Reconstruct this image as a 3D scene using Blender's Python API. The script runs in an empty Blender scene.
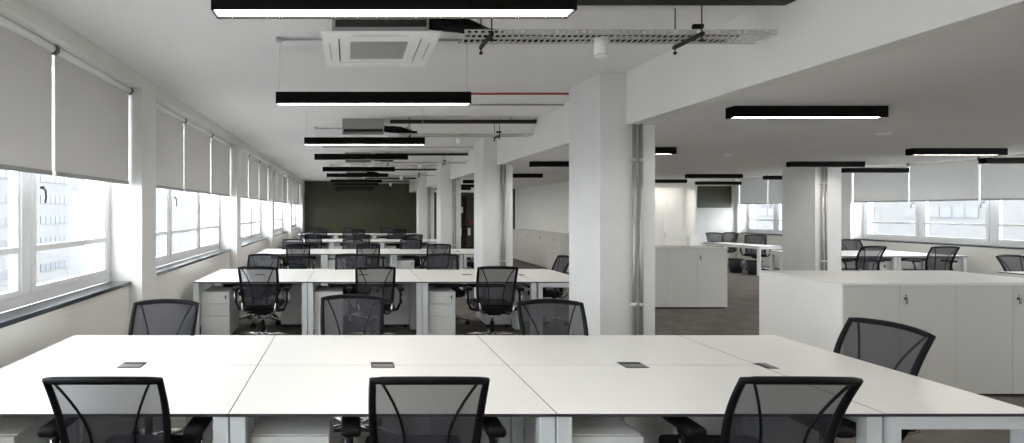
import bpy, bmesh, math, random
from mathutils import Vector, Matrix
PI = math.pi
C = bpy.context.scene.collection
S = bpy.context.scene
# ------------------------------------------------------------------ camera, world, exposure
cam_d = bpy.data.cameras.new('camera'); cam = bpy.data.objects.new('camera', cam_d); C.objects.link(cam)
cam.location = (0, 0, 1.6); cam.rotation_euler = (PI/2, 0, 0)
cam_d.sensor_width = 36; cam_d.lens = 520/1024*36
cam_d.shift_x = (512-350)/1024; cam_d.shift_y = -10.5/1024
cam_d.clip_start = .02; cam_d.clip_end = 500
S.camera = cam
w = bpy.data.worlds.new('overcast_sky'); S.world = w; w.use_nodes = True
bgn = w.node_tree.nodes['Background']
bgn.inputs[0].default_value = (.90, .95, 1, 1); bgn.inputs[1].default_value = 4.4
S.view_settings.view_transform = 'Standard'; S.view_settings.look = 'None'
S.view_settings.gamma = 1; S.view_settings.exposure = 1.5
S.view_settings.use_curve_mapping = False
S.cycles.max_bounces = 10; S.cycles.diffuse_bounces = 6; S.cycles.transparent_max_bounces = 24
S.cycles.use_denoising = True; S.cycles.sample_clamp_indirect = 8
LAMP = 14.0          # luminaire diffuser strength

# ------------------------------------------------------------------ materials
def mat(name, col, rough=.6, metal=0, spec=.5, noise=0, nscale=20, bump=0, bscale=200):
    m = bpy.data.materials.new(name); m.use_nodes = True
    nt = m.node_tree; b = nt.nodes['Principled BSDF']
    b.inputs['Base Color'].default_value = (*col, 1); b.inputs['Roughness'].default_value = rough
    b.inputs['Metallic'].default_value = metal; b.inputs['Specular IOR Level'].default_value = spec
    tc = nt.nodes.new('ShaderNodeTexCoord')
    if noise:
        n = nt.nodes.new('ShaderNodeTexNoise'); n.inputs['Scale'].default_value = nscale; n.inputs['Detail'].default_value = 5
        nt.links.new(tc.outputs['Object'], n.inputs['Vector'])
        r = nt.nodes.new('ShaderNodeMapRange')
        r.inputs[1].default_value = .3; r.inputs[2].default_value = .7
        r.inputs[3].default_value = 1-noise; r.inputs[4].default_value = 1+noise
        nt.links.new(n.outputs['Fac'], r.inputs[0])
        mx = nt.nodes.new('ShaderNodeVectorMath'); mx.operation = 'SCALE'; mx.inputs[0].default_value = col
        nt.links.new(r.outputs[0], mx.inputs['Scale']); nt.links.new(mx.outputs[0], b.inputs['Base Color'])
    if bump:
        n2 = nt.nodes.new('ShaderNodeTexNoise'); n2.inputs['Scale'].default_value = bscale
        nt.links.new(tc.outputs['Object'], n2.inputs['Vector'])
        bp = nt.nodes.new('ShaderNodeBump'); bp.inputs['Strength'].default_value = bump; bp.inputs['Distance'].default_value = .004
        nt.links.new(n2.outputs['Fac'], bp.inputs['Height']); nt.links.new(bp.outputs[0], b.inputs['Normal'])
    return m
M = dict(
    wall=mat('white_wall_paint', (.76, .75, .72), .8, noise=.02, nscale=2, bump=.1),
    ceil=mat('ceiling_paint', (.80, .79, .775), .9, noise=.02, nscale=1.2),
    column=mat('column_paint', (.70, .70, .69), .7, noise=.03, nscale=3, bump=.1),
    olive=mat('dark_olive_paint', (.045, .046, .022), .4, noise=.05, nscale=2),
    floor=None,
    top=mat('white_laminate', (.78, .78, .77), .30, spec=.4),
    edge=mat('dark_edge_band', (.03, .03, .032), .5),
    frame=mat('pale_grey_coated_steel', (.68, .71, .73), .4, metal=.0),
    ped=mat('light_grey_drawer_steel', (.74, .75, .74), .5),
    cab=mat('grey_white_cabinet_laminate', (.58, .565, .535), .5),
    cabline=mat('dark_joint', (.10, .10, .10), .8),
    black=mat('black_plastic', (.005, .005, .006), .55, spec=.15),
    lum=mat('black_anodised_housing', (.004, .0035, .003), .7, spec=.1),
    fabric=mat('black_seat_fabric', (.016, .016, .02), .9, noise=.2, nscale=150),
    alu=mat('polished_aluminium', (.55, .55, .55), .25, metal=1),
    galv=mat('galvanised_steel', (.66, .66, .62), .45, metal=.7, noise=.12, nscale=30),
    dgalv=mat('dark_steel_channel', (.03, .029, .027), .6, metal=.4),
    bracket=mat('dark_grey_bracket', (.14, .14, .14), .5),
    fglass_r=mat('pale_facade_glass', (.125, .13, .135), .4),
    port=mat('dark_grey_port_plastic', (.05, .05, .05), .5),
    portlid=mat('grey_port_lid', (.16, .16, .16), .45),
    acbody=mat('grey_sheet_steel', (.33, .33, .32), .5),
    grill=mat('grey_grille', (.50, .50, .49), .7),
    ac=mat('white_plastic', (.88, .88, .86), .45),
    red=mat('red_pipe_paint', (.35, .03, .02), .5),
    wframe=mat('white_window_frame', (.80, .81, .82), .5),
    sill=mat('dark_stone_sill', (.05, .055, .065), .22, noise=.2, nscale=60),
    conduit=mat('zinc_conduit', (.42, .42, .41), .4, metal=.6),
    brass=mat('dark_metal_lock', (.05, .05, .045), .4, metal=.5),
    bar=mat('blind_bottom_bar_grey', (.34, .34, .33), .6),
    facade=mat('grey_render_facade', (.128, .128, .128), .9, noise=.03, nscale=.4),
    fglass=mat('facade_window_glass', (.07, .075, .085), .4),
    street=mat('pale_asphalt', (.25, .25, .25), .9, noise=.1, nscale=.2),
    brown=mat('dark_brown_wood', (.045, .030, .022), .6, noise=.2, nscale=8),
    maroon=mat('maroon_cloth', (.12, .03, .025), .8),
    bag=mat('black_bin_plastic', (.015, .015, .02), .5),
)
def floor_mat():
    m = mat('grey_brown_carpet', (.125, .112, .100), .95, noise=.18, nscale=6, bump=.5, bscale=400)
    nt = m.node_tree; b = nt.nodes['Principled BSDF']
    src = b.inputs['Base Color'].links[0].from_socket
    tc = nt.nodes.new('ShaderNodeTexCoord')
    ck = nt.nodes.new('ShaderNodeTexChecker'); ck.inputs['Scale'].default_value = 2
    ck.inputs[1].default_value = (1, 1, 1, 1); ck.inputs[2].default_value = (.86, .86, .86, 1)
    nt.links.new(tc.outputs['Object'], ck.inputs['Vector'])
    mx = nt.nodes.new('ShaderNodeVectorMath'); mx.operation = 'MULTIPLY'
    nt.links.new(src, mx.inputs[0]); nt.links.new(ck.outputs[0], mx.inputs[1]); nt.links.new(mx.outputs[0], b.inputs['Base Color'])
    return m
M['floor'] = floor_mat()
def emis(name, col, s):
    m = bpy.data.materials.new(name); m.use_nodes = True; nt = m.node_tree
    b = nt.nodes['Principled BSDF']; b.inputs['Base Color'].default_value = (.8, .8, .8, 1)
    b.inputs['Emission Color'].default_value = (*col, 1); b.inputs['Emission Strength'].default_value = s
    return m
M['diffuser'] = emis('lit_diffuser', (1, .94, .85), LAMP)
def thin(name, col, trans, rough=.6, gloss=0, tcol=(1, 1, 1), weave=0):
    m = bpy.data.materials.new(name); m.use_nodes = True; nt = m.node_tree
    nt.nodes.clear(); out = nt.nodes.new('ShaderNodeOutputMaterial')
    t = nt.nodes.new('ShaderNodeBsdfTransparent'); t.inputs[0].default_value = (*tcol, 1)
    if gloss: d = nt.nodes.new('ShaderNodeBsdfGlossy'); d.inputs['Roughness'].default_value = rough
    else: d = nt.nodes.new('ShaderNodeBsdfDiffuse')
    d.inputs[0].default_value = (*col, 1)
    mx = nt.nodes.new('ShaderNodeMixShader'); mx.inputs[0].default_value = 1-trans
    nt.links.new(t.outputs[0], mx.inputs[1]); nt.links.new(d.outputs[0], mx.inputs[2]); nt.links.new(mx.outputs[0], out.inputs[0])
    return m
M['mesh'] = thin('black_elastic_mesh', (.050, .051, .060), .20)
M['glass'] = thin('clear_window_glass', (1, 1, 1), .95, .02, 1, (.97, .98, .98))
def blind_mat(name, col, tr):
    m = bpy.data.materials.new(name); m.use_nodes = True; nt = m.node_tree
    nt.nodes.clear(); out = nt.nodes.new('ShaderNodeOutputMaterial')
    d = nt.nodes.new('ShaderNodeBsdfDiffuse'); d.inputs[0].default_value = (*col, 1)
    t = nt.nodes.new('ShaderNodeBsdfTranslucent'); t.inputs[0].default_value = (*col, 1)
    mx = nt.nodes.new('ShaderNodeMixShader'); mx.inputs[0].default_value = tr
    nt.links.new(d.outputs[0], mx.inputs[1]); nt.links.new(t.outputs[0], mx.inputs[2]); nt.links.new(mx.outputs[0], out.inputs[0])
    return m
M['blind'] = blind_mat('grey_blind_fabric', (.66, .64, .62), .14)
M['blind_r'] = blind_mat('pale_blind_fabric', (.76, .76, .75), .18)

# ------------------------------------------------------------------ mesh helpers
class MB:
    def __init__(s): s.bm = bmesh.new(); s.mats = []
    def mi(s, m):
        if m not in s.mats: s.mats.append(m)
        return s.mats.index(m)
    def box(s, x0, x1, y0, y1, z0, z1, m, bev=0, side=None):
        r = bmesh.ops.create_cube(s.bm, size=1)
        vs = r['verts']
        for v in vs:
            v.co = Vector(((x0+x1)/2+v.co.x*(x1-x0), (y0+y1)/2+v.co.y*(y1-y0), (z0+z1)/2+v.co.z*(z1-z0)))
        fs = list({f for v in vs for f in v.link_faces})
        i = s.mi(m); j = s.mi(side) if side else i
        for f in fs:
            f.normal_update()
            f.material_index = i if abs(f.normal.z) > .5 else j
        if bev:
            es = list({e for f in fs for e in f.edges})
            rr = bmesh.ops.bevel(s.bm, geom=es, offset=bev, segments=3, profile=.5, affect='EDGES')
            for f in rr['faces']: f.smooth = True
        return s
    def tube(s, pts, r, m, n=8, caps=True, flat=1.0):
        pts = [Vector(p) for p in pts]; i = s.mi(m); rings = []
        rs = r if isinstance(r, (list, tuple)) else [r]*len(pts)
        up = None
        for k, p in enumerate(pts):
            t = (pts[min(k+1, len(pts)-1)]-pts[max(k-1, 0)]).normalized()
            if up is None:
                a = Vector((0, 0, 1)) if abs(t.z) < .9 else Vector((0, 1, 0))
            else: a = up
            b = t.cross(a).normalized(); c = b.cross(t).normalized(); up = c
            rings.append([s.bm.verts.new(p+rs[k]*(math.cos(2*PI*q/n)*b*flat+math.sin(2*PI*q/n)*c)) for q in range(n)])
        for k in range(len(rings)-1):
            for q in range(n):
                f = s.bm.faces.new((rings[k][q], rings[k][(q+1) % n], rings[k+1][(q+1) % n], rings[k+1][q]))
                f.material_index = i; f.smooth = True
        if caps:
            for rg in (rings[0][::-1], rings[-1]):
                f = s.bm.faces.new(rg); f.material_index = i
        return s
    def loop(s, pts, r, m, n=8):
        pts = [Vector(p) for p in pts]; i = s.mi(m); N = len(pts); rings = []
        for k, p in enumerate(pts):
            t = (pts[(k+1) % N]-pts[(k-1) % N]).normalized()
            a = Vector((0, 1, 0)); b = t.cross(a).normalized(); c = b.cross(t).normalized()
            rr = r(k) if callable(r) else r
            rings.append([s.bm.verts.new(p+rr*(math.cos(2*PI*q/n)*b+.8*math.sin(2*PI*q/n)*c)) for q in range(n)])
        for k in range(N):
            for q in range(n):
                f = s.bm.faces.new((rings[k][q], rings[k][(q+1) % n], rings[(k+1) % N][(q+1) % n], rings[(k+1) % N][q]))
                f.material_index = i; f.smooth = True
        return s
    def cyl(s, c, r, h, m, n=20, axis='z', r2=None):
        c = Vector(c); d = {'z': Vector((0, 0, 1)), 'x': Vector((1, 0, 0)), 'y': Vector((0, 1, 0))}[axis]
        return s.tube([c, c+d*h], [r, r if r2 is None else r2], m, n)
    def grid(s, fn, nu, nv, m):
        i = s.mi(m)
        g = [[s.bm.verts.new(fn(a/nu, b/nv)) for a in range(nu+1)] for b in range(nv+1)]
        for b in range(nv):
            for a in range(nu):
                f = s.bm.faces.new((g[b][a], g[b][a+1], g[b+1][a+1], g[b+1][a])); f.material_index = i; f.smooth = True
        return s
    def prism(s, poly, z0, z1, m, side=None):
        i = s.mi(m); j = s.mi(side) if side else i
        lo = [s.bm.verts.new((x, y, z0)) for x, y in poly]; hi = [s.bm.verts.new((x, y, z1)) for x, y in poly]
        n = len(poly)
        s.bm.faces.new(lo[::-1]).material_index = i; s.bm.faces.new(hi).material_index = i
        for k in range(n): s.bm.faces.new((lo[k], lo[(k+1) % n], hi[(k+1) % n], hi[k])).material_index = j
        return s
    def mesh(s, name):
        me = bpy.data.meshes.new(name)
        bmesh.ops.recalc_face_normals(s.bm, faces=s.bm.faces[:])
        s.bm.to_mesh(me); s.bm.free()
        for m in s.mats: me.materials.append(m)
        return me
    def build(s, name, parent=None, loc=None, rot=None):
        o = bpy.data.objects.new(name, s.mesh(name)); C.objects.link(o)
        if parent: o.parent = parent
        if loc: o.location = loc
        if rot: o.rotation_euler = rot
        return o
def thing(name, label, cat, loc=(0, 0, 0), rz=0, group=None):
    o = bpy.data.objects.new(name, None); C.objects.link(o); o.empty_display_size = .1
    o.location = loc; o.rotation_euler = (0, 0, rz); o['label'] = label; o['category'] = cat
    if group: o['group'] = group
    return o
def tag(o, label, cat, group=None):
    o['label'] = label; o['category'] = cat
    if group: o['group'] = group
    return o
def struct(o): o['kind'] = 'structure'; return o
def copy_tree(o, parent=None):
    c = o.copy(); C.objects.link(c); c.parent = parent
    for ch in list(o.children): copy_tree(ch, c)
    return c
first = {}
def place(key, maker, loc, rz, label, group=None):
    """first use places the prototype itself, later ones a copy of it and its parts"""
    if key not in first: o = first[key] = maker()
    else: o = copy_tree(first[key])
    o.location = loc; o.rotation_euler = (0, 0, rz); o['label'] = label
    if group: o['group'] = group
    return o

# ------------------------------------------------------------------ the setting
H = 2.884; HR = 2.396; HT = 2.74
XL = -1.96; XLB = -2.08; XLG = -2.26; XR = 12.0; XRG = 12.3
YB = -3.1; YE = 22.4; YRE = 16.2; XT = 9.25; XC = 2.55
PITCH = 4.12
a = MB(); a.box(-2.5, 12.6, YB-.1, YE+.1, -.12, 0, M['floor']); struct(a.build('floor'))
a = MB(); a.box(-2.5, XC, YB, YE, H, H+.15, M['ceil'])
struct(a.build('ceiling'))
a = MB(); a.box(XC+.121, XT, YB, YE, HR+.0, HR+.12, M['ceil']); a.box(XT-.02, XT, YB, YE, HR+.121, HT+.15, M['ceil'])
a.box(XT, 12.6, YB, YE, HT, HT+.15, M['ceil']); struct(a.build('ceiling_right'))
a = MB(); a.box(XC, XC+.12, YB, YE, HR-.0, H+.15, M['wall']); struct(a.build('wall_bulkhead'))
a = MB(); a.box(-2.6, 12.7, YB-.15, YB, 0, H, M['wall']); struct(a.build('wall_front'))
# back walls
a = MB(); a.box(-2.5, 5.9, YE, YE+.12, 0, H, M['olive']); struct(a.build('wall_back'))
a = MB(); a.box(9.701, 12.4, YRE, YRE+.12, 0, HT, M['wall']); struct(a.build('wall_back_right'))

def bay_side(side, name, X0, XB, XG, ys, ztop, zsill, zbl, yend, blindmat, group):
    """window wall: piers, spandrel, lintel, then each bay's window"""
    sg = -1 if side == 'left' else 1
    xo = XG+sg*.24
    wl = MB()
    def bx(x0, x1, *r): wl.box(min(x0, x1), max(x0, x1), *r, M['wall'])
    prev = YB
    for (y0, y1) in ys:
        bx(X0, xo, prev, y0, 0, H if side == 'left' else HT)      # pier
        bx(XB, xo, y0, y1, 0, zsill-.035)                          # wall under the window
        bx(X0, xo, y0, y1, ztop, H if side == 'left' else HT)      # lintel
        prev = y1
    bx(X0, xo, prev, yend, 0, H if side == 'left' else HT)
    struct(wl.build('wall_'+side))
zs = 1.6-.66
YSL = [(1.13+PITCH*k, 4.90+PITCH*k) for k in range(-1, 5)]
YSR = [(-3.0, .11), (.46, 4.23), (4.58, 8.35), (8.70, 12.47), (12.82, 16.1)]
bay_side('left', 'l', XL, XLB, XLG, YSL, 1.6+1.16, zs, 1.85, YE, M['blind'], '')
bay_side('right', 'r', XR, XR+.1, XRG, YSR, 1.6+1.07, zs, 1.795, YRE, M['blind_r'], '')
wn = 0
def window(side, y0, y1, n, ztop):
    global wn
    wn += 1
    XG = XLG if side == 'left' else XRG; sg = -1 if side == 'left' else 1
    def X(a_, b_): return (min(XG+sg*a_, XG+sg*b_), max(XG+sg*a_, XG+sg*b_))
    z0 = zs; fr = MB(); F = M['wframe']
    fr.box(*X(0, .07), y0, y1, z0, z0+.08, F, .004); fr.box(*X(0, .07), y0, y1, ztop-.06, ztop, F)
    for y in (y0+.03, y1-.03): fr.box(*X(0, .07), y-.03, y+.03, z0+.08, ztop-.06, F)
    root = fr.build('window_%d' % wn); struct(root)
    w_ = (y1-y0)/n
    for k in range(1, n):
        yc = y0+w_*k
        m = MB(); m.box(*X(-.01, .08), yc-.075, yc-.045, z0+.08, ztop-.06, F, .003)
        m.box(*X(.01, .06), yc-.045, yc+.045, z0+.08, ztop-.06, F); m.box(*X(-.01, .08), yc+.045, yc+.075, z0+.08, ztop-.06, F, .003)
        m.build('mullion', root)
    for k in range(n):
        ya, yb = y0+w_*k+.075, y0+w_*(k+1)-.075
        s_ = MB()
        s_.box(*X(-.005, .06), ya, yb, 1.31, 1.355, F, .003); s_.box(*X(-.005, .06), ya, yb, z0+.08, z0+.12, F)
        for y in (ya+.015, yb-.015): s_.box(*X(0, .06), y-.015, y+.015, z0+.12, ztop-.06, F)
        sash = s_.build('sash', root)
        g = MB(); g.box(*X(.03, .036), ya+.02, yb-.02, z0+.1, ztop-.06, M['glass']); g.build('pane', sash)
        h = MB(); h.cyl((XG-sg*.02, ya+.05, 1.77), .012, .02, M['brass'], 10, 'x')
        h.tube([(XG-sg*.03, ya+.05, 1.77), (XG-sg*.045, ya+.065, 1.75), (XG-sg*.04, ya+.08, 1.70), (XG-sg*.035, ya+.08, 1.66)], .007, M['brass'], 6)
        h.build('window_handle', sash)
    # sill board
    xs = XLB if side == 'left' else XR+.1
    s_ = MB(); s_.box(min(xs-sg*.02, XG), max(xs-sg*.02, XG), y0+.001, y1-.001, zs-.034, zs, M['sill'], .004); s_.build('window_sill', root)
NUM = ['first', 'second', 'third', 'fourth', 'fifth', 'sixth', 'seventh']
def make_blind(wd, zt, zb, sg, bm_):
    """local: centre of tube top at origin height 0; hangs to world z"""
    o = bpy.data.objects.new('roller_blind', None); C.objects.link(o); o['category'] = 'blind'
    f = MB(); f.box(-.0015, .0015, -wd/2+.02, wd/2-.02, zb+.03, zt, bm_); f.build('blind_fabric', o)
    t = MB(); t.cyl((sg*-.0, -wd/2+.015, zt), .030, wd-.03, M['ac'], 14, 'y'); t.build('roller_tube', o)
    b = MB(); b.box(-.010, .010, -wd/2+.02, wd/2-.02, zb, zb+.032, M['bar'], .004); b.build('bottom_bar', o)
    for s in (-1, 1):
        k = MB(); k.cyl((0, s*(wd/2-.008)-.009, zt), .040, .018, M['bracket'], 16, 'y'); k.box(-.012, .012, s*(wd/2-.008)-.008, s*(wd/2-.008)+.008, zt+.02, zt+.05, M['bracket'])
        k.build('bracket', o)
    return o
def win_bay(side, y0, y1, n, ztop, zroll, zbot, key, bi):
    window(side, y0, y1, n, ztop)
    sg = -1 if side == 'left' else 1
    x = (XLB+.0) if side == 'left' else XR+.06
    wd = (y1-y0)/n
    for k in range(n):
        yc = y0+wd*(k+.5)
        pos = ['nearest', 'middle', 'farthest'][k] if n == 3 else ['nearer', 'farther'][k]
        bay = {'left': 'left window wall', 'right': 'right-hand window wall'}[side]
        lab = 'grey half-lowered roller blind, %s in the %s bay of the %s' % (pos, NUM[bi], bay) if side == 'left' else \
              'pale half-lowered roller blind, %s in the %s bay of the %s' % (pos, NUM[bi], bay)
        place('blind_%s_%.3f' % (side, wd), lambda: make_blind(wd, zroll, zbot, sg, M['blind'] if side == 'left' else M['blind_r']),
              (x, yc, 0), 0, lab, 'roller blinds on the %s' % bay)
for i, (y0, y1) in enumerate(YSL):
    if i == 0: window('left', y0, y1, 3, 2.76)      # bay behind the camera: window only
    else: win_bay('left', y0, y1, 3, 2.76, 1.6+.545*2.08+.0, 1.6+.119*2.08, 'l', i-1)
for i, (y0, y1) in enumerate(YSR):
    if i < 3: window('right', y0, y1, 3, 2.67)
    elif i == 3: win_bay('right', y0, y1, 3, 2.67, 1.6+.0835*12.06, 1.6+.0165*12.06, 'r', 0)
    else: win_bay('right', y0, y1, 3, 2.67, 1.6+.0835*12.06, 1.6+.0165*12.06, 'r', 1)

# columns
def conduit_pair(x, y, ztop, desc):
    for k, dx in enumerate((0, .062)):
        t = thing('vertical_conduit', 'vertical zinc conduit on the %s, %s of the pair' % (desc, ['left', 'right'][k]), 'pipe', (x+dx, y, 0), 0, 'surface conduits on columns')
        p = MB(); p.cyl((0, 0, 0), .017, ztop, M['conduit'], 12); p.build('pipe', t)
        for z in (.72, 2.05):
            c = MB(); c.cyl((0, 0, z), .023, .035, M['galv'], 12); c.box(-.03, .03, .012, .03, z, z+.03, M['galv']); c.build('saddle_clip', t)
COLW = .507
for k in range(4):
    y = 4.803+4.2*k; nm = ['nearest', 'second', 'third', 'farthest'][k]
    d_ = MB(); y1 = min(y+.68, YE)
    d_.box(2.31, 2.31+COLW, y, y1, 0, HR, M['column']); d_.box(2.31, XC, y, y1, HR, H, M['column'])
    tag(d_.build('column'), 'grey painted rectangular column under the long beam, %s of the four' % nm, 'column', 'columns under the beam')
    conduit_pair(2.612, y-.026, HR, nm+' column under the beam')
d_ = MB(); d_.box(7.98, 8.43, 8.92, 9.6, 0, HR, M['column']); tag(d_.build('column'), 'square grey column standing between the white cabinets and the right windows', 'column')
conduit_pair(8.085, 8.894, HR, 'column near the right windows')

# service core and its cupboards, beyond the columns
d_ = MB(); d_.box(5.9, 8.81, 13.6, 18.8, 0, HR, M['wall']); d_.box(8.811, XT-.021, 14.6, 18.8, 0, HR, M['wall']); d_.box(XT-.0205, 9.7, 14.6, 18.8, 0, HT, M['wall'])
d_.box(5.55, 5.9, 18.6, 18.8, 0, HR, M['brown'])
struct(d_.build('wall_core'))
t = thing('tall_cupboard', 'tall flush white cupboard in the end of the far service core', 'cupboard', (8.2, 13.6, 0))
b = MB(); b.box(-.5, .5, -.02, 0, .08, 2.2, M['ac']); b.box(-.5, .5, -.015, 0, 0, .078, M['cabline']); b.build('carcass', t)
for s in (-1, 1):
    for z0, z1, zh in ((.1, 1.38, .97), (1.39, 2.18, 1.8)):
        dd = MB(); dd.box(min(s*.003, s*.49), max(s*.003, s*.49), -.038, -.021, z0, z1, M['wall'], .002); dr = dd.build('cupboard_door', t)
        if s > 0:
            hh = MB(); hh.box(.02, .05, -.055, -.039, zh-.08, zh+.08, M['galv'], .004); hh.build('handle', dr)
d_ = MB(); d_.box(0, 1.05, -.02, 0, 0, .68, M['olive'])
o = d_.build('wall_panel', None, (10.82, YRE-.005, 1.70)); tag(o, 'dark olive panel high on the far wall beside the right windows', 'panel')
# back-of-room recess behind the columns: open shelf with a few things
t = thing('shelving_unit', 'dark brown shelving unit against the back wall, seen between two columns', 'shelves', (4.95, 22.0, 0))
b = MB(); b.box(-.55, .55, .30, .33, 0, 2.2, M['brown']); b.build('back_panel', t)
for x in (-.55, 0, .53):
    b = MB(); b.box(x, x+.02, 0, .3, 0, 2.2, M['brown']); b.build('side_panel', t)
for z in (.1, .55, 1.0, 1.5, 2.18):
    b = MB(); b.box(-.529, -.001, 0, .3, z, z+.02, M['brown']); b.box(.021, .529, 0, .3, z, z+.02, M['brown']); b.build('shelf', t)
for x, z, m, wd, hh, lb, cat, nm in ((-.33, 1.02, 'maroon', .22, .16, 'maroon box on the shelf at left between the columns', 'box', 'storage_box'), (.2, 1.02, 'maroon', .25, .2, 'maroon box on the shelf at right between the columns', 'box', 'storage_box'),
        (-.3, .57, 'ac', .14, .3, 'white file box on the lower shelf at left', 'file box', 'file_box'), (.1, .57, 'cab', .12, .3, 'grey file box on the lower shelf', 'file box', 'file_box'), (-.25, 1.52, 'cab', .18, .24, 'pale grey card box on the top shelf', 'box', 'storage_box')):
    b = MB(); b.box(-wd/2, wd/2, 0, .22, 0, hh, M[m], .005); b.box(-wd/2-.004, wd/2+.004, -.004, .224, hh-.03, hh+.004, M[m])
    tag(b.build(nm, None, (4.95+x, 22.04, z)), lb, cat)

# ------------------------------------------------------------------ outside
def building(x, y0, y1, z1, strips, label, sg, off):
    t = thing('office_building', label, 'building', (x, (y0+y1)/2, -12))
    L = y1-y0
    b = MB(); b.box(0 if sg > 0 else -14, 14 if sg > 0 else 0, -L/2, L/2, 0, z1+12, M['facade']); b.build('facade', t)
    for k, z in enumerate(strips):
        n = max(1, int(L/9)); ww = L/n
        for q in range(n):
            g = MB(); ya = -L/2+q*ww+off; g.box(-.08, .08, ya, ya+ww-off*2, z+12, z+13.0, M['fglass' if sg < 0 else 'fglass_r'])
            for r in range(1, 6): g.box(-.12, .12, ya+(ww-off*2)*r/6-.06, ya+(ww-off*2)*r/6+.06, z+12, z+13.0, M['facade'])
            g.build('window_strip', t)
building(-40, 30, 75, 30, (8.2, 5.4, 2.6, -.1, -2.9, -6.3, -9), 'pale office block with ribbon windows outside, nearest through the left windows', -1, 1.2)
building(-44, 78, 150, 26, (9, 5, -4,), 'plain pale office block outside, beyond the first through the left windows', -1, 2.5)
building(55, -10, 80, 14, (8, 4.5, 1, -2.5, -6), 'pale block with window bands outside the right-hand windows', 1, 1.5)
g = MB(); g.box(-200, 200, -100, 300, -12.2, -12, M['street']); struct(g.build('ground_street'))

# ------------------------------------------------------------------ luminaires and services
LL = 1.43; LW = .10; LH = .086
def make_light(L, wires, ztop):
    o = bpy.data.objects.new('linear_luminaire', None); C.objects.link(o); o['category'] = 'ceiling light'
    b = MB(); hw = LW/2; t_ = .006
    b.box(-L/2, L/2, -hw, hw, LH-.012, LH, M['lum']); b.box(-L/2, L/2, -hw, -hw+t_, 0, LH-.012, M['lum']); b.box(-L/2, L/2, hw-t_, hw, 0, LH-.012, M['lum'])
    b.box(-L/2, -L/2+t_, -hw+t_, hw-t_, 0, LH-.012, M['lum']); b.box(L/2-t_, L/2, -hw+t_, hw-t_, 0, LH-.012, M['lum']); b.build('housing', o)
    d = MB(); d.box(-L/2+t_, L/2-t_, -hw+t_, hw-t_, .009, .016, M['diffuser']); d.build('diffuser', o)
    if wires:
        for x in (-L/2+.02, L/2-.02):
            c = MB(); c.cyl((x, 0, LH), .0022, ztop-LH, M['galv'], 6); c.build('suspension_wire', o)
    elif ztop > LH+.01:
        for x in (-L/2+.2, L/2-.2):
            c = MB(); c.cyl((x, 0, LH), .004, ztop-LH, M['galv'], 6); c.build('suspension_rod', o)
    return o
ZB = 1.6+.55*LL
k = 0
for n in range(5):
    for dd in (2.03, 3.80):
        y = dd+PITCH*n
        w_ = ['nearest', 'second', 'third', 'fourth', 'fifth', 'sixth', 'seventh', 'eighth', 'ninth', 'farthest'][k]; k += 1
        place('light_wire', lambda: make_light(LL, True, H-ZB-.03), (.172, y+.05, ZB), 0, 'black linear pendant light over the benches, %s of ten' % w_, 'pendant lights over the benches')
RL = 1.19; ZR = HR-LH
def rl(x, y, lab, L=RL): place('light_surf_%.2f_%d' % (L, x > XT-.4), lambda: make_light(L, False, (HT if x > XT-.4 else HR)-ZR), (x, y+.05, ZR), 0, lab, 'black linear lights in the right-hand area')
ORD = ['nearest', 'second', 'third', 'fourth', 'fifth', 'sixth', 'seventh']
rl(3.49, 3.93, 'black linear ceiling light right of the beam, nearest of its line', 1.16)
for i, (x, y) in enumerate(( (3.47, 6.47), (3.50, 8.33), (3.50, 11.04), (3.5, 13.3), (3.5, 15.6), (3.5, 17.6))):
    rl(x, y, 'black linear ceiling light right of the beam, %s of its line' % ORD[i+1])
for i, (x, y) in enumerate(((7.73, 6.58), (7.69, 8.36), (7.87, 11.2), (7.9, 13.1))):
    rl(x, y, 'black linear ceiling light in line with the right-hand column, %s of its four' % ORD[i])
for i, (x, y) in enumerate(((10.08, 7.75), (9.73, 9.6), (9.96, 11.7), (9.95, 14.0))):
    rl(x, y, 'black linear ceiling light beside the right-hand window wall, %s of its four' % ORD[i])

for i, (x, y) in enumerate(((3.5, 1.75), (3.5, -.6), (7.7, 4.3), (7.7, 2.2), (7.7, -.2), (9.9, 5.6), (9.9, 3.4), (9.9, 1.2))):  # unseen extra luminaires, added to lift the brightness of the right-hand ceiling
    rl(x, y, 'black linear ceiling light added out of view to brighten the right-hand ceiling, %s of eight' % (ORD+['eighth'])[i])
for i, y in enumerate((-.32, -2.09)):  # two more pendants added out of view for their light alone
    place('light_wire', None, (.172, y+.05, ZB), 0, 'black linear pendant light added behind the camera to brighten the room, %s one' % ['first', 'second'][i], 'pendant lights over the benches')
def make_cassette():
    o = bpy.data.objects.new('ceiling_air_conditioner', None); C.objects.link(o); o['category'] = 'air conditioner'
    b = MB(); b.box(-.29, .29, -.29, .29, .03, H-2.638, M['acbody'], .01); b.box(-.27, .27, -.30, -.291, .06, .10, M['dgalv']); b.build('unit_body', o)
    p = MB(); P = .352; q = .21
    # panel ring with slots: built of frames so slots and grille are real recesses
    def ring(a_, b_, z0, z1, m):
        p.box(-a_, a_, -a_, -b_, z0, z1, m); p.box(-a_, a_, b_, a_, z0, z1, m); p.box(-a_, -b_, -b_, b_, z0, z1, m); p.box(b_, a_, -b_, b_, z0, z1, m)
    ring(P, .255, 0, .014, M['ac']); ring(.2549, .247, .014, .03, M['dgalv']); ring(.2469, q-.02, .004, .03, M['ac']); ring(q-.0201, q-.03, .012, .03, M['ac'])
    p.build('fascia_panel', o)
    for s in range(4):
        l = MB(); l.box(-.17, .17, .305, .312, -.001, .006, M['grill']); l.build('louvre', o, None, (0, 0, s*PI/2))
    g = MB(); g.box(-.18, .18, -.18, .18, .012, .03, M['grill'])
    for i in range(17): g.box(-.175, .175, -.172+i*.0215, -.168+i*.0215, .006, .012, M['grill'])
    g.build('intake_grille', o)
    return o
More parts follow.
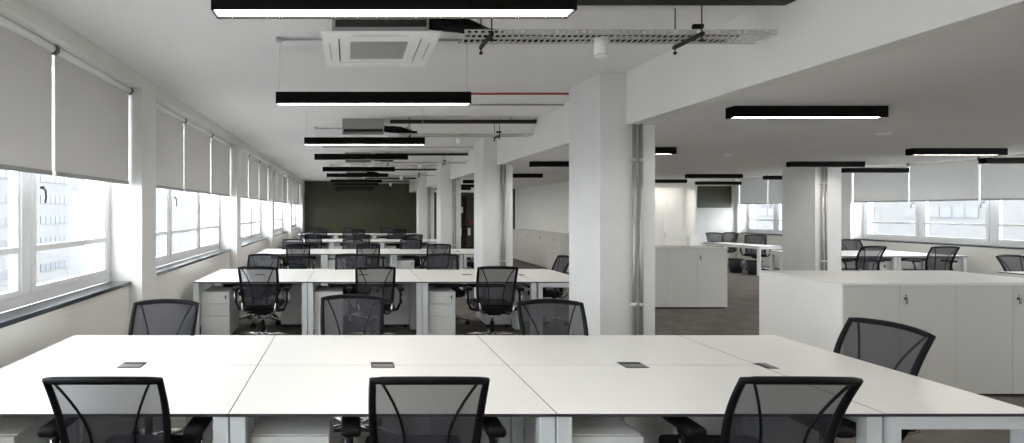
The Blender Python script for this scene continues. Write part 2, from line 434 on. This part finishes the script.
def bolt_rod(x, y, z0, z1, m, name='threaded_rod', r=.004):
    b = MB(); b.cyl((x, y, z0), r, z1-z0, m, 6); return b
def make_tray():
    o = bpy.data.objects.new('cable_tray', None); C.objects.link(o); o['category'] = 'cable tray'
    x0, x1 = .68, XC-.01
    for y in (0, .18):
        b = MB(); b.box(x0, x1, y-.002, y+.002, 0, .008, M['galv']); b.box(x0, x1, y-.002, y+.002, .022, .028, M['galv'])
        n = int((x1-x0)/.04)
        for i in range(n): b.box(x0+i*.04, x0+i*.04+.02, y-.002, y+.002, .008, .022, M['galv'])
        b.build('side_rail', o)
    b = MB()
    for i in range(3): yy = .012+i*.078; b.box(x0, x1, yy-.004, yy+.004, 0, .003, M['galv'])
    n = int((x1-x0)/.036)
    for i in range(n):
        xx = x0+i*.036; b.prism([(xx, .002), (xx+.012, .002), (xx+.030, .178), (xx+.018, .178)], .0, .0028, M['galv'])
    b.build('perforated_base', o)
    for x in (.83, 2.06):
        b = MB(); b.box(x-.009, x+.009, -.06, .22, -.024, -.002, M['dgalv'], .002); b.build('trapeze_strut', o)
        for y in (-.045, .205):
            b = MB(); b.cyl((x, y, -.06), .004, H-2.65+.06, M['dgalv'], 6); b.cyl((x, y, -.055), .012, .012, M['dgalv'], 6); b.build('threaded_rod', o)
    b = MB(); b.box(2.03, 2.09, -.02, .0, .03, .055, M['black']); b.build('cable_clamp', o)
    # cables lying in the tray
    for i, (y, m) in enumerate(((.06, 'black'), (.10, 'ac'), (.15, 'dgalv'))):
        c = MB(); c.tube([(x0+.02+j*.15, y+.012*math.sin(j*1.7+i), .014) for j in range(int((x1-x0)/.15))], .009, M[m], 6); c.build('cable', o)
    return o
def make_channel():
    o = bpy.data.objects.new('steel_channel', None); C.objects.link(o); o['category'] = 'channel'
    b = MB(); b.box(.55, XC-.005, -.04, .04, 0, .045, M['dgalv'], .003); b.build('channel_body', o)
    for x in (.8, 2.2):
        b = MB(); b.cyl((x, 0, .045), .005, H-2.80-.045, M['dgalv'], 6); b.build('hanger', o)
    return o
def make_lag():
    o = bpy.data.objects.new('lagged_pipe', None); C.objects.link(o); o['category'] = 'pipe'
    b = MB(); b.tube([(.47, -.02, .12), (.56, -.04, .10), (.66, -.03, .09), (.78, .02, .075), (.95, .05, .075)], [.045, .045, .04, .026, .02], M['black'], 10)
    b.tube([(.47, .06, .13), (.58, .03, .15), (.72, .0, .13), (.9, .08, .085)], .018, M['black'], 8); b.build('pipe_lagging', o)
    return o
def make_run(x0, x1, L):
    def f():
        o = bpy.data.objects.new('ceiling_conduit', None); C.objects.link(o); o['category'] = 'conduit'
        b = MB(); b.cyl((x0, 0, -.018), .010, x1-x0, M['conduit'], 8, 'x'); b.build('pipe', o)
        for x in (-.523, .867):
            b = MB(); b.cyl((x, 0, -.03), .024, .03, M['conduit'], 14); b.build('junction_box', o)
        return o
    return f
def make_sensor():
    o = bpy.data.objects.new('ceiling_sensor', None); C.objects.link(o); o['category'] = 'sensor'
    b = MB(); b.cyl((0, 0, -.10), .040, .10, M['ac'], 24); b.build('sensor_body', o)
    b = MB(); b.cyl((0, 0, -.115), .032, .015, M['ac'], 24, 'z', .039); b.build('lens', o)
    return o
for n in range(5):
    o_ = ORD[n]; yy = PITCH*n
    ordt = '%s of five' % o_
    place('cass', make_cassette, (.183, 3.39+yy, 2.638), 0, 'square white ceiling cassette air conditioner, '+ordt, 'air conditioners over the benches')
    place('tray', make_tray, (0, 3.09+yy, 2.65), 0, 'perforated galvanised cable tray running to the beam, '+ordt, 'cable trays over the benches')
    place('chan', make_channel, (0, 3.0+yy, 2.80), 0, 'dark steel channel under the ceiling beside the cable tray, '+ordt, 'steel channels over the benches')
    place('lag', make_lag, (0, 3.2+yy, 2.638), 0, 'black lagged pipe from air conditioner to cable tray, '+ordt, 'lagged pipes')
    if n: place('run', make_run(-.523, XC, 1), (0, 2.08+yy, H), 0, 'thin conduit along the ceiling in front of an air conditioner, '+ordt, 'ceiling conduits')
    place('run2', make_run(-.523, .9, 1), (0, 3.85+yy, H), 0, 'thin conduit along the ceiling just behind an air conditioner, '+ordt, 'ceiling conduits')
    place('sens', make_sensor, (1.525, 3.16+yy, 2.649), 0, 'white cylindrical sensor under the cable tray, '+ordt, 'cylindrical sensors')
b = MB(); b.cyl((.98, 5.5, 2.84), .011, 1.33, M['red'], 10, 'x')
tag(b.build('red_pipe'), 'thin red pipe running under the ceiling to the nearest column', 'pipe')
for i, (x, y) in enumerate(((5.44, 5.3), (5.37, 7.39))):
    b = MB(); b.cyl((0, 0, -.018), .05, .018, M['ac'], 24, 'z', .062); b.cyl((0, 0, -.024), .03, .006, M['ac'], 20)
    tag(b.build('ceiling_sensor', None, (x, y, HR)), 'small white round detector on the lowered ceiling, %s' % ['near the long black light', 'farther one'][i], 'sensor', 'round detectors')

# ------------------------------------------------------------------ office chair
def bpt(u, v, push=0):
    """point on the backrest surface, u -1..1 across, v 0..1 upward"""
    hw = .188+.034*(1-(1-v)**2.2)
    if v < .12: hw -= .03*(1-v/.12)**2
    z = .455+.482*v+.014*(1-u*u)*v - .0*(1-u*u)
    y = -.185-.02*v-.10*v*v+.02*math.sin(v*PI) - .040*(1-u*u)*(.4+.6*v)
    return Vector((u*hw, y-push, z))
def make_chair():
    o = bpy.data.objects.new('office_chair', None); C.objects.link(o); o['category'] = 'office chair'
    s = MB(); s.box(-.235, .235, -.20, .27, .425, .490, M['fabric'], .03); s.box(-.20, .20, -.17, .22, .405, .43, M['black'], .006); s.build('seat', o)
    fr = MB(); N = 12; path = []
    path += [bpt(-1+2*i/N, 1) for i in range(N+1)]
    path += [bpt(1, 1-i/N) for i in range(1, N)]
    path += [bpt(1-2*i/N, 0) for i in range(N+1)]
    path += [bpt(-1, i/N) for i in range(1, N)]
    fr.loop(path, lambda k: .0165 if k <= N else .0145+.005*(1-abs((path[k % len(path)].z-.455)/.48)), M['black'], 8)
    bk = fr.build('backrest_frame', o)
    g = MB(); g.grid(lambda a_, b_: bpt(-1+2*a_, b_), 14, 14, M['mesh']); ms = g.build('backrest_mesh', bk)
    for sgn in (-1, 1):
        c = MB(); pts = []
        for i in range(11):
            v = 1-i/10; u = .42+.44*max(0, (v-.45)/.55)**1.5
            pts.append(bpt(sgn*u, v, .004))
        c.tube(pts, .0058, M['black'], 6); c.build('mesh_seam', bk)
    lb = MB(); lb.tube([bpt(-.8+1.6*i/8, .06, .012) for i in range(9)], .02, M['black'], 8); lb.build('lumbar_bar', bk)
    for sgn in (-1, 1):
        sp = MB(); sp.tube([(sgn*.07, -.10, .385), (sgn*.15, -.20, .39), (sgn*.19, -.262, .43), (sgn*.195, -.245, .52)], [.015, .014, .012, .010], M['alu'], 8); sp.build('back_support', o)
    me = MB(); me.box(-.08, .08, -.14, .10, .355, .406, M['black'], .012); me.build('tilt_mechanism', o)
    for sgn in (-1, 1):
        a_ = MB(); a_.tube([(sgn*.19, -.06, .40), (sgn*.27, -.08, .42), (sgn*.305, -.09, .50), (sgn*.31, -.08, .60), (sgn*.305, -.04, .655)], [.017, .016, .014, .014, .018], M['black'], 8)
        a_.tube([(sgn*.323, -.085, .49), (sgn*.327, -.08, .61)], .008, M['alu'], 6)
        ar = a_.build('armrest', o)
        p = MB(); p.box(sgn*.305-.042, sgn*.305+.042, -.17, .09, .650, .692, M['black'], .019); p.build('arm_pad', ar)
    gl = MB(); gl.cyl((0, 0, .10), .026, .16, M['black'], 14); gl.cyl((0, 0, .26), .015, .10, M['alu'], 12); gl.build('gas_lift', o)
    ba = MB(); ba.cyl((0, 0, .075), .05, .06, M['alu'], 16)
    for i in range(5):
        an = 2*PI*i/5+PI/2; d = Vector((math.cos(an), math.sin(an), 0))
        ba.tube([d*.03+Vector((0, 0, .105)), d*.17+Vector((0, 0, .098)), d*.31+Vector((0, 0, .078))], [.030, .023, .016], M['alu'], 8)
    bo = ba.build('star_base', o)
    for i in range(5):
        an = 2*PI*i/5+PI/2; d = Vector((math.cos(an), math.sin(an), 0)); e = Vector((-d.y, d.x, 0))
        c = MB()
        for sgn in (-1, 1):
            p0 = d*.315+Vector((0, 0, .031))+e*(sgn*.012); c.tube([p0, p0+e*(sgn*.018)], .030, M['black'], 12)
        c.tube([d*.315+Vector((0, 0, .035)), d*.315+Vector((0, 0, .075))], .012, M['black'], 8)
        c.build('caster', bo)
    return o
def chair(x, y, rz, label, group='mesh office chairs at the window-side benches'):
    return place('chair', make_chair, (x, y, 0), rz, label, group)

# ------------------------------------------------------------------ desks
DT = .738
def make_desk(L, D, port, apron=False, basket=True):
    """origin at the seam-side: desk spans x -L/2..L/2, y 0 (user edge)..D"""
    def f():
        o = bpy.data.objects.new('bench_desk', None); C.objects.link(o); o['category'] = 'desk'
        t = MB(); t.box(-L/2+.002, L/2-.002, 0, D-.0015, DT-.013, DT, M['top'], 0, M['edge']); t.build('desktop', o)
        for sx in (-1, 1):
            for (y0, y1, n_) in ((.012, .062, .066), (D-.07, D-.02, .066)):
                l = MB(); xa, xb = sorted((sx*(L/2-.0035), sx*(L/2-.0035-n_))); l.box(xa, xb, y0, y1, .012, DT-.014, M['frame'], .003)
                l.cyl(((xa+xb)/2, (y0+y1)/2, 0), .02, .012, M['black'], 10); l.build('leg', o)
            r = MB(); xa, xb = sorted((sx*(L/2-.01), sx*(L/2-.05))); r.box(xa, xb, .063, D-.071, DT-.07, DT-.014, M['frame']); r.build('side_rail', o)
        r = MB(); r.box(-L/2+.07, L/2-.07, D*.45-.02, D*.45+.02, DT-.065, DT-.014, M['frame']); r.build('beam', o)
        if apron:
            r = MB(); r.box(-L/2+.07, L/2-.07, .02, .045, DT-.065, DT-.014, M['frame']); r.build('front_rail', o)
        if basket:
            r = MB(); y0 = D-.20
            r.box(-L/2+.25, L/2-.25, y0, y0+.15, DT-.14, DT-.137, M['dgalv']); r.box(-L/2+.25, L/2-.25, y0, y0+.003, DT-.137, DT-.06, M['dgalv'])
            r.build('cable_basket', o)
        if port:
            r = MB(); px, py = port[:2]; w2, d2 = (.065, .052) if len(port) == 2 else port[2:]
            r.box(px-w2, px+w2, py-d2, py+d2, DT+.0004, DT+.003, M['port'], .001)
            r.box(px-w2+.008, px+w2-.008, py-d2+.008, py+.012, DT+.0031, DT+.0045, M['portlid'])
            r.box(px-w2+.008, px+w2-.008, py+.016, py+d2-.008, DT+.0031, DT+.0045, M['black']); r.build('cable_port', o)
        return o
    return f
PW = .35
def make_ped():
    o = bpy.data.objects.new('drawer_pedestal', None); C.objects.link(o); o['category'] = 'drawer unit'
    b = MB(); b.box(-PW/2, PW/2, .02, .54, .05, .60, M['ped'], .003); b.build('carcass', o)
    for i, (z0, z1) in enumerate(((.06, .30), (.306, .45), (.456, .596))):
        d = MB(); d.box(-PW/2+.002, PW/2-.002, .0, .0195, z0, z1, M['ped'], .002); dr = d.build('drawer', o)
        if i == 2:
            l = MB(); l.cyl((PW/2-.05, -.006, z1-.055), .011, .006, M['brass'], 10, 'y'); l.box(PW/2-.054, PW/2-.046, -.018, -.006, z1-.085, z1-.04, M['brass']); l.build('drawer_lock', dr)
    for sx in (-1, 1):
        for y in (.08, .48):
            c = MB(); c.cyl((sx*(PW/2-.05)-.012, y, .025), .025, .024, M['black'], 10, 'x'); c.box(sx*(PW/2-.05)-.01, sx*(PW/2-.05)+.01, y-.01, y+.01, .03, .05, M['black']); c.build('caster', o)
    return o
X0 = -1.915; DW = 1.398; EX = 2.952; DD = .70
random.seed(4)
ROW = ['nearest bench', 'second bench', 'third bench', 'fourth bench', 'farthest bench']
POS = ['by the windows', 'in the middle', 'third from windows']
for r in range(5):
    y = 2.21+PITCH*r
    for c in range(3):
        xc = X0+DW*(c+.5)
        place('desk_n', make_desk(DW, DD, (0, DD-.004)), (xc, y, 0), 0, 'white bench desk, near side of the %s, %s' % (ROW[r], POS[c]), 'white bench desks')
        place('desk_f', make_desk(DW, DD, None), (xc, y+2*DD, 0), PI, 'white bench desk, far side of the %s, %s' % (ROW[r], POS[c]), 'white bench desks')
        place('ped', make_ped, (X0+DW*c+.075+PW/2, y+.10, 0), 0, 'pale drawer pedestal under the near side of the %s, %s' % (ROW[r], POS[c]), 'drawer pedestals')
        place('ped', make_ped, (X0+DW*(c+1)-.075-PW/2, y+2*DD-.09, 0), PI, 'pale drawer pedestal under the far side of the %s, %s' % (ROW[r], POS[c]), 'drawer pedestals')
    EL = EX-(X0+3*DW)
    # end-of-bench desk is turned: user edge on +x; it spans the two depths
    ED = EL
    o = place('desk_e', make_desk(1.4, ED, (-.02, ED-.035, .05, .032), True), (EX, y+.7, 0), PI/2, 'white desk turned across the column end of the %s' % ROW[r], 'white end desks')
    place('ped', make_ped, (EX-.10, y+1.4-.10-PW/2, 0), PI/2, 'pale drawer pedestal under the desk across the end of the %s' % ROW[r], 'drawer pedestals')
    # chairs
    nx = [(-.965, .31, 1.765), (-1.06, .30, 1.73), (-1.03, .35, 1.74), (-1.0, .33, 1.76), (-1.05, .3, 1.75)][r]
    fx = [(-1.315, .015, 1.415), (-1.30, 0, 1.36), (-1.28, .05, 1.36), (-1.3, .03, 1.4), (-1.25, 0, 1.4)][r]
    fy = [(3.70, 3.92, 3.70), (7.72, 7.72, 7.72), (11.8, 11.8, 11.8), (15.95, 15.95, 15.95), (20.1, 20.1, 20.1)][r]
    ny = [2.035, 6.03, 10.15, 14.3, 18.4][r]
    for c in range(3):
        chair(nx[c], ny+.30, random.uniform(-.06, .06) if r else (.0, 0, -.02)[c], 'black mesh office chair, near side of the %s, %s' % (ROW[r], POS[c]))
        chair(fx[c], fy[c]-.30, PI+(random.uniform(-.08, .08) if r else (-.02, .0, -.03)[c]), 'black mesh office chair, far side of the %s, %s' % (ROW[r], POS[c]))
    chair(3.055-.30, (y+.745, y+1.08, y+.9, y+.8, y+.8)[r], PI/2, 'black mesh office chair facing the column end of the %s' % ROW[r])

# ------------------------------------------------------------------ low cabinets
CW = .97; CD = .45; CH = .985
def make_cab(cw=CW, cd=CD, ch=CH-.02):
    def f():
        o = bpy.data.objects.new('storage_cabinet', None); C.objects.link(o); o['category'] = 'cabinet'
        b = MB(); b.box(-cw/2+.001, cw/2-.001, .02, cd, .026, ch, M['cab']); b.box(-cw/2+.01, cw/2-.01, .05, cd-.01, 0, .026, M['black']); b.build('carcass', o)
        for s in (-1, 1):
            x0, x1 = sorted((s*.0018, s*(cw/2-.0015)))
            d = MB(); d.box(x0, x1, 0, .019, .028, ch-.002, M['cab'], .001); dr = d.build('cabinet_door', o)
            if s > 0:
                h = MB(); h.box(.028, .062, -.003, 0, .80, .885, M['cab'], .001); h.cyl((.045, -.012, .848), .013, .010, M['brass'], 12, 'y')
                h.box(.040, .050, -.024, -.012, .80, .856, M['brass'], .002); h.cyl((.05, -.008, .875), .008, .006, M['alu'], 8, 'y'); h.build('door_lock', dr)
        return o
    return f
cx, cy = 4.24, 4.47
for i in range(2):
    place('cab', make_cab(), (cx+CW*(i+.5), cy, 0), 0, 'grey-white two-door cabinet facing the nearest bench, %s of the island' % ['left-hand unit', 'right-hand unit'][i], 'cabinets of the island')
    place('cab', make_cab(), (cx+CW*(i+.5), cy+2*CD, 0), PI, 'grey-white two-door cabinet on the far side of the island, %s' % ['left-hand unit', 'right-hand unit'][i], 'cabinets of the island')
b = MB(); b.box(cx-.014, cx, cy, cy+2*CD, 0, CH-.02, M['ac']); tag(b.build('end_panel'), 'plain white end panel of the cabinet island beside the aisle', 'panel')
b = MB(); b.box(cx-.015, cx+2*CW+.015, cy-.012, cy+2*CD+.012, CH-.02, CH, M['top'], .002)
tag(b.build('worktop'), 'white worktop over the whole cabinet island at right', 'worktop')
for i in range(2):
    place('cab2', make_cab(.98, .47, .985), (6.17-.98*(i+.5), 8.5, 0), 0, 'grey two-door cabinet beyond the aisle, %s the nearest column' % ['right-hand one, clear of', 'partly hidden by'][i], 'cabinets beyond the aisle')
b = MB(); b.box(6.17-1.965, 6.175, 8.49, 8.98, .986, 1.002, M['cab'], .002); tag(b.build('worktop'), 'thin grey top over the two cabinets beyond the aisle', 'worktop')
for i in range(4):
    place('cab3', make_cab(1.0, .47, 1.0), (5.42, 17.35-1.0*(i+.5), 0), -PI/2, 'white two-door cabinet in the far row along the service core, %s of four' % ['farthest', 'third', 'second', 'nearest'][i], 'cabinets along the service core')
b = MB(); b.box(-.13, .13, 0, .45, .05, .95, M['ac'], .003); b.box(-.125, .125, -.012, 0, .06, .94, M['ac'], .001); b.box(-.12, .12, .02, .43, 0, .05, M['black'])
tag(b.build('side_cabinet', None, (9.08, 13.7, 0)), 'narrow low white cabinet against the end of the service core', 'cabinet')

# ------------------------------------------------------------------ right-hand desks
G2 = 'mesh office chairs in the right-hand area'; GD = 'white desks by the right-hand windows'
for c in range(2):
    xc = (10.47-.67, 10.47+.665)[c]
    place('desk_r', make_desk(1.33, DD, (0, DD-.004)), (xc, 9.93, 0), 0, 'white desk, near side of the bench behind the right-hand column, %s' % ['left half', 'window half'][c], GD)
    place('desk_r', make_desk(1.33, DD, None), (xc, 9.93+2*DD, 0), PI, 'white desk, far side of the bench behind the right-hand column, %s' % ['left half', 'window half'][c], GD)
    place('desk_r1', make_desk(1.3, DD, None), ((9.87, 11.17)[c], 7.42, 0), PI, 'white desk on the far side of the bench beyond the cabinet island, %s' % ['left half', 'window half'][c], GD)
    place('desk_r1', make_desk(1.3, DD, None), ((9.87, 11.17)[c], 7.42-2*DD, 0), 0, 'white desk on the near side of the bench beyond the cabinet island, %s' % ['left half', 'window half'][c], GD)
place('ped', make_ped, (10.2, 10.05, 0), 0, 'pale drawer pedestal under the bench behind the right-hand column', 'drawer pedestals')
chair(9.62, 9.55+.3, .0, 'black mesh office chair facing the left half of the right-hand window bench', G2)
chair(10.85, 9.45+.3, -.1, 'black mesh office chair facing the window half of the right-hand window bench', G2)
chair(11.25, 11.75-.30, PI-.1, 'black mesh office chair behind the bench, back towards the right window wall', G2)
chair(9.62, 7.5-.25, PI+.1, 'black mesh office chair just beyond the cabinet island at the right edge', G2)
# corner table
t = place('desk_c', make_desk(1.62, .75, None, True, False), (9.78, 13.42, 0), -PI/2+.19, 'white table set askew in the far corner by the right windows', GD)
chair(10.75, 15.1, PI-.1, 'black mesh office chair at the far end of the askew corner table', G2)
chair(11.1, 15.45, PI/2+.3, 'black mesh office chair turned sideways against the far right wall', G2)
chair(10.72, 13.75, PI/2+.9, 'black mesh office chair, window side of the askew corner table', G2)
def make_bin():
    o = bpy.data.objects.new('waste_bin', None); C.objects.link(o); o['category'] = 'bin'
    b = MB(); b.tube([(0, 0, 0), (0, 0, .34)], [.13, .17], M['bag'], 20); b.build('bin_body', o)
    b = MB(); b.tube([(0, 0, .34), (0, 0, .36), (0, 0, .365)], [.178, .178, .165], M['black'], 20); b.build('rim', o)
    return o
for i, (x, y) in enumerate(((9.9, 13.95), (10.02, 13.5), (10.15, 13.05))):
    place('bin', make_bin, (x, y, 0), 0, 'black waste bin under the askew corner table, %s of three' % ['left', 'middle', 'right'][i], 'black bins under the corner table')
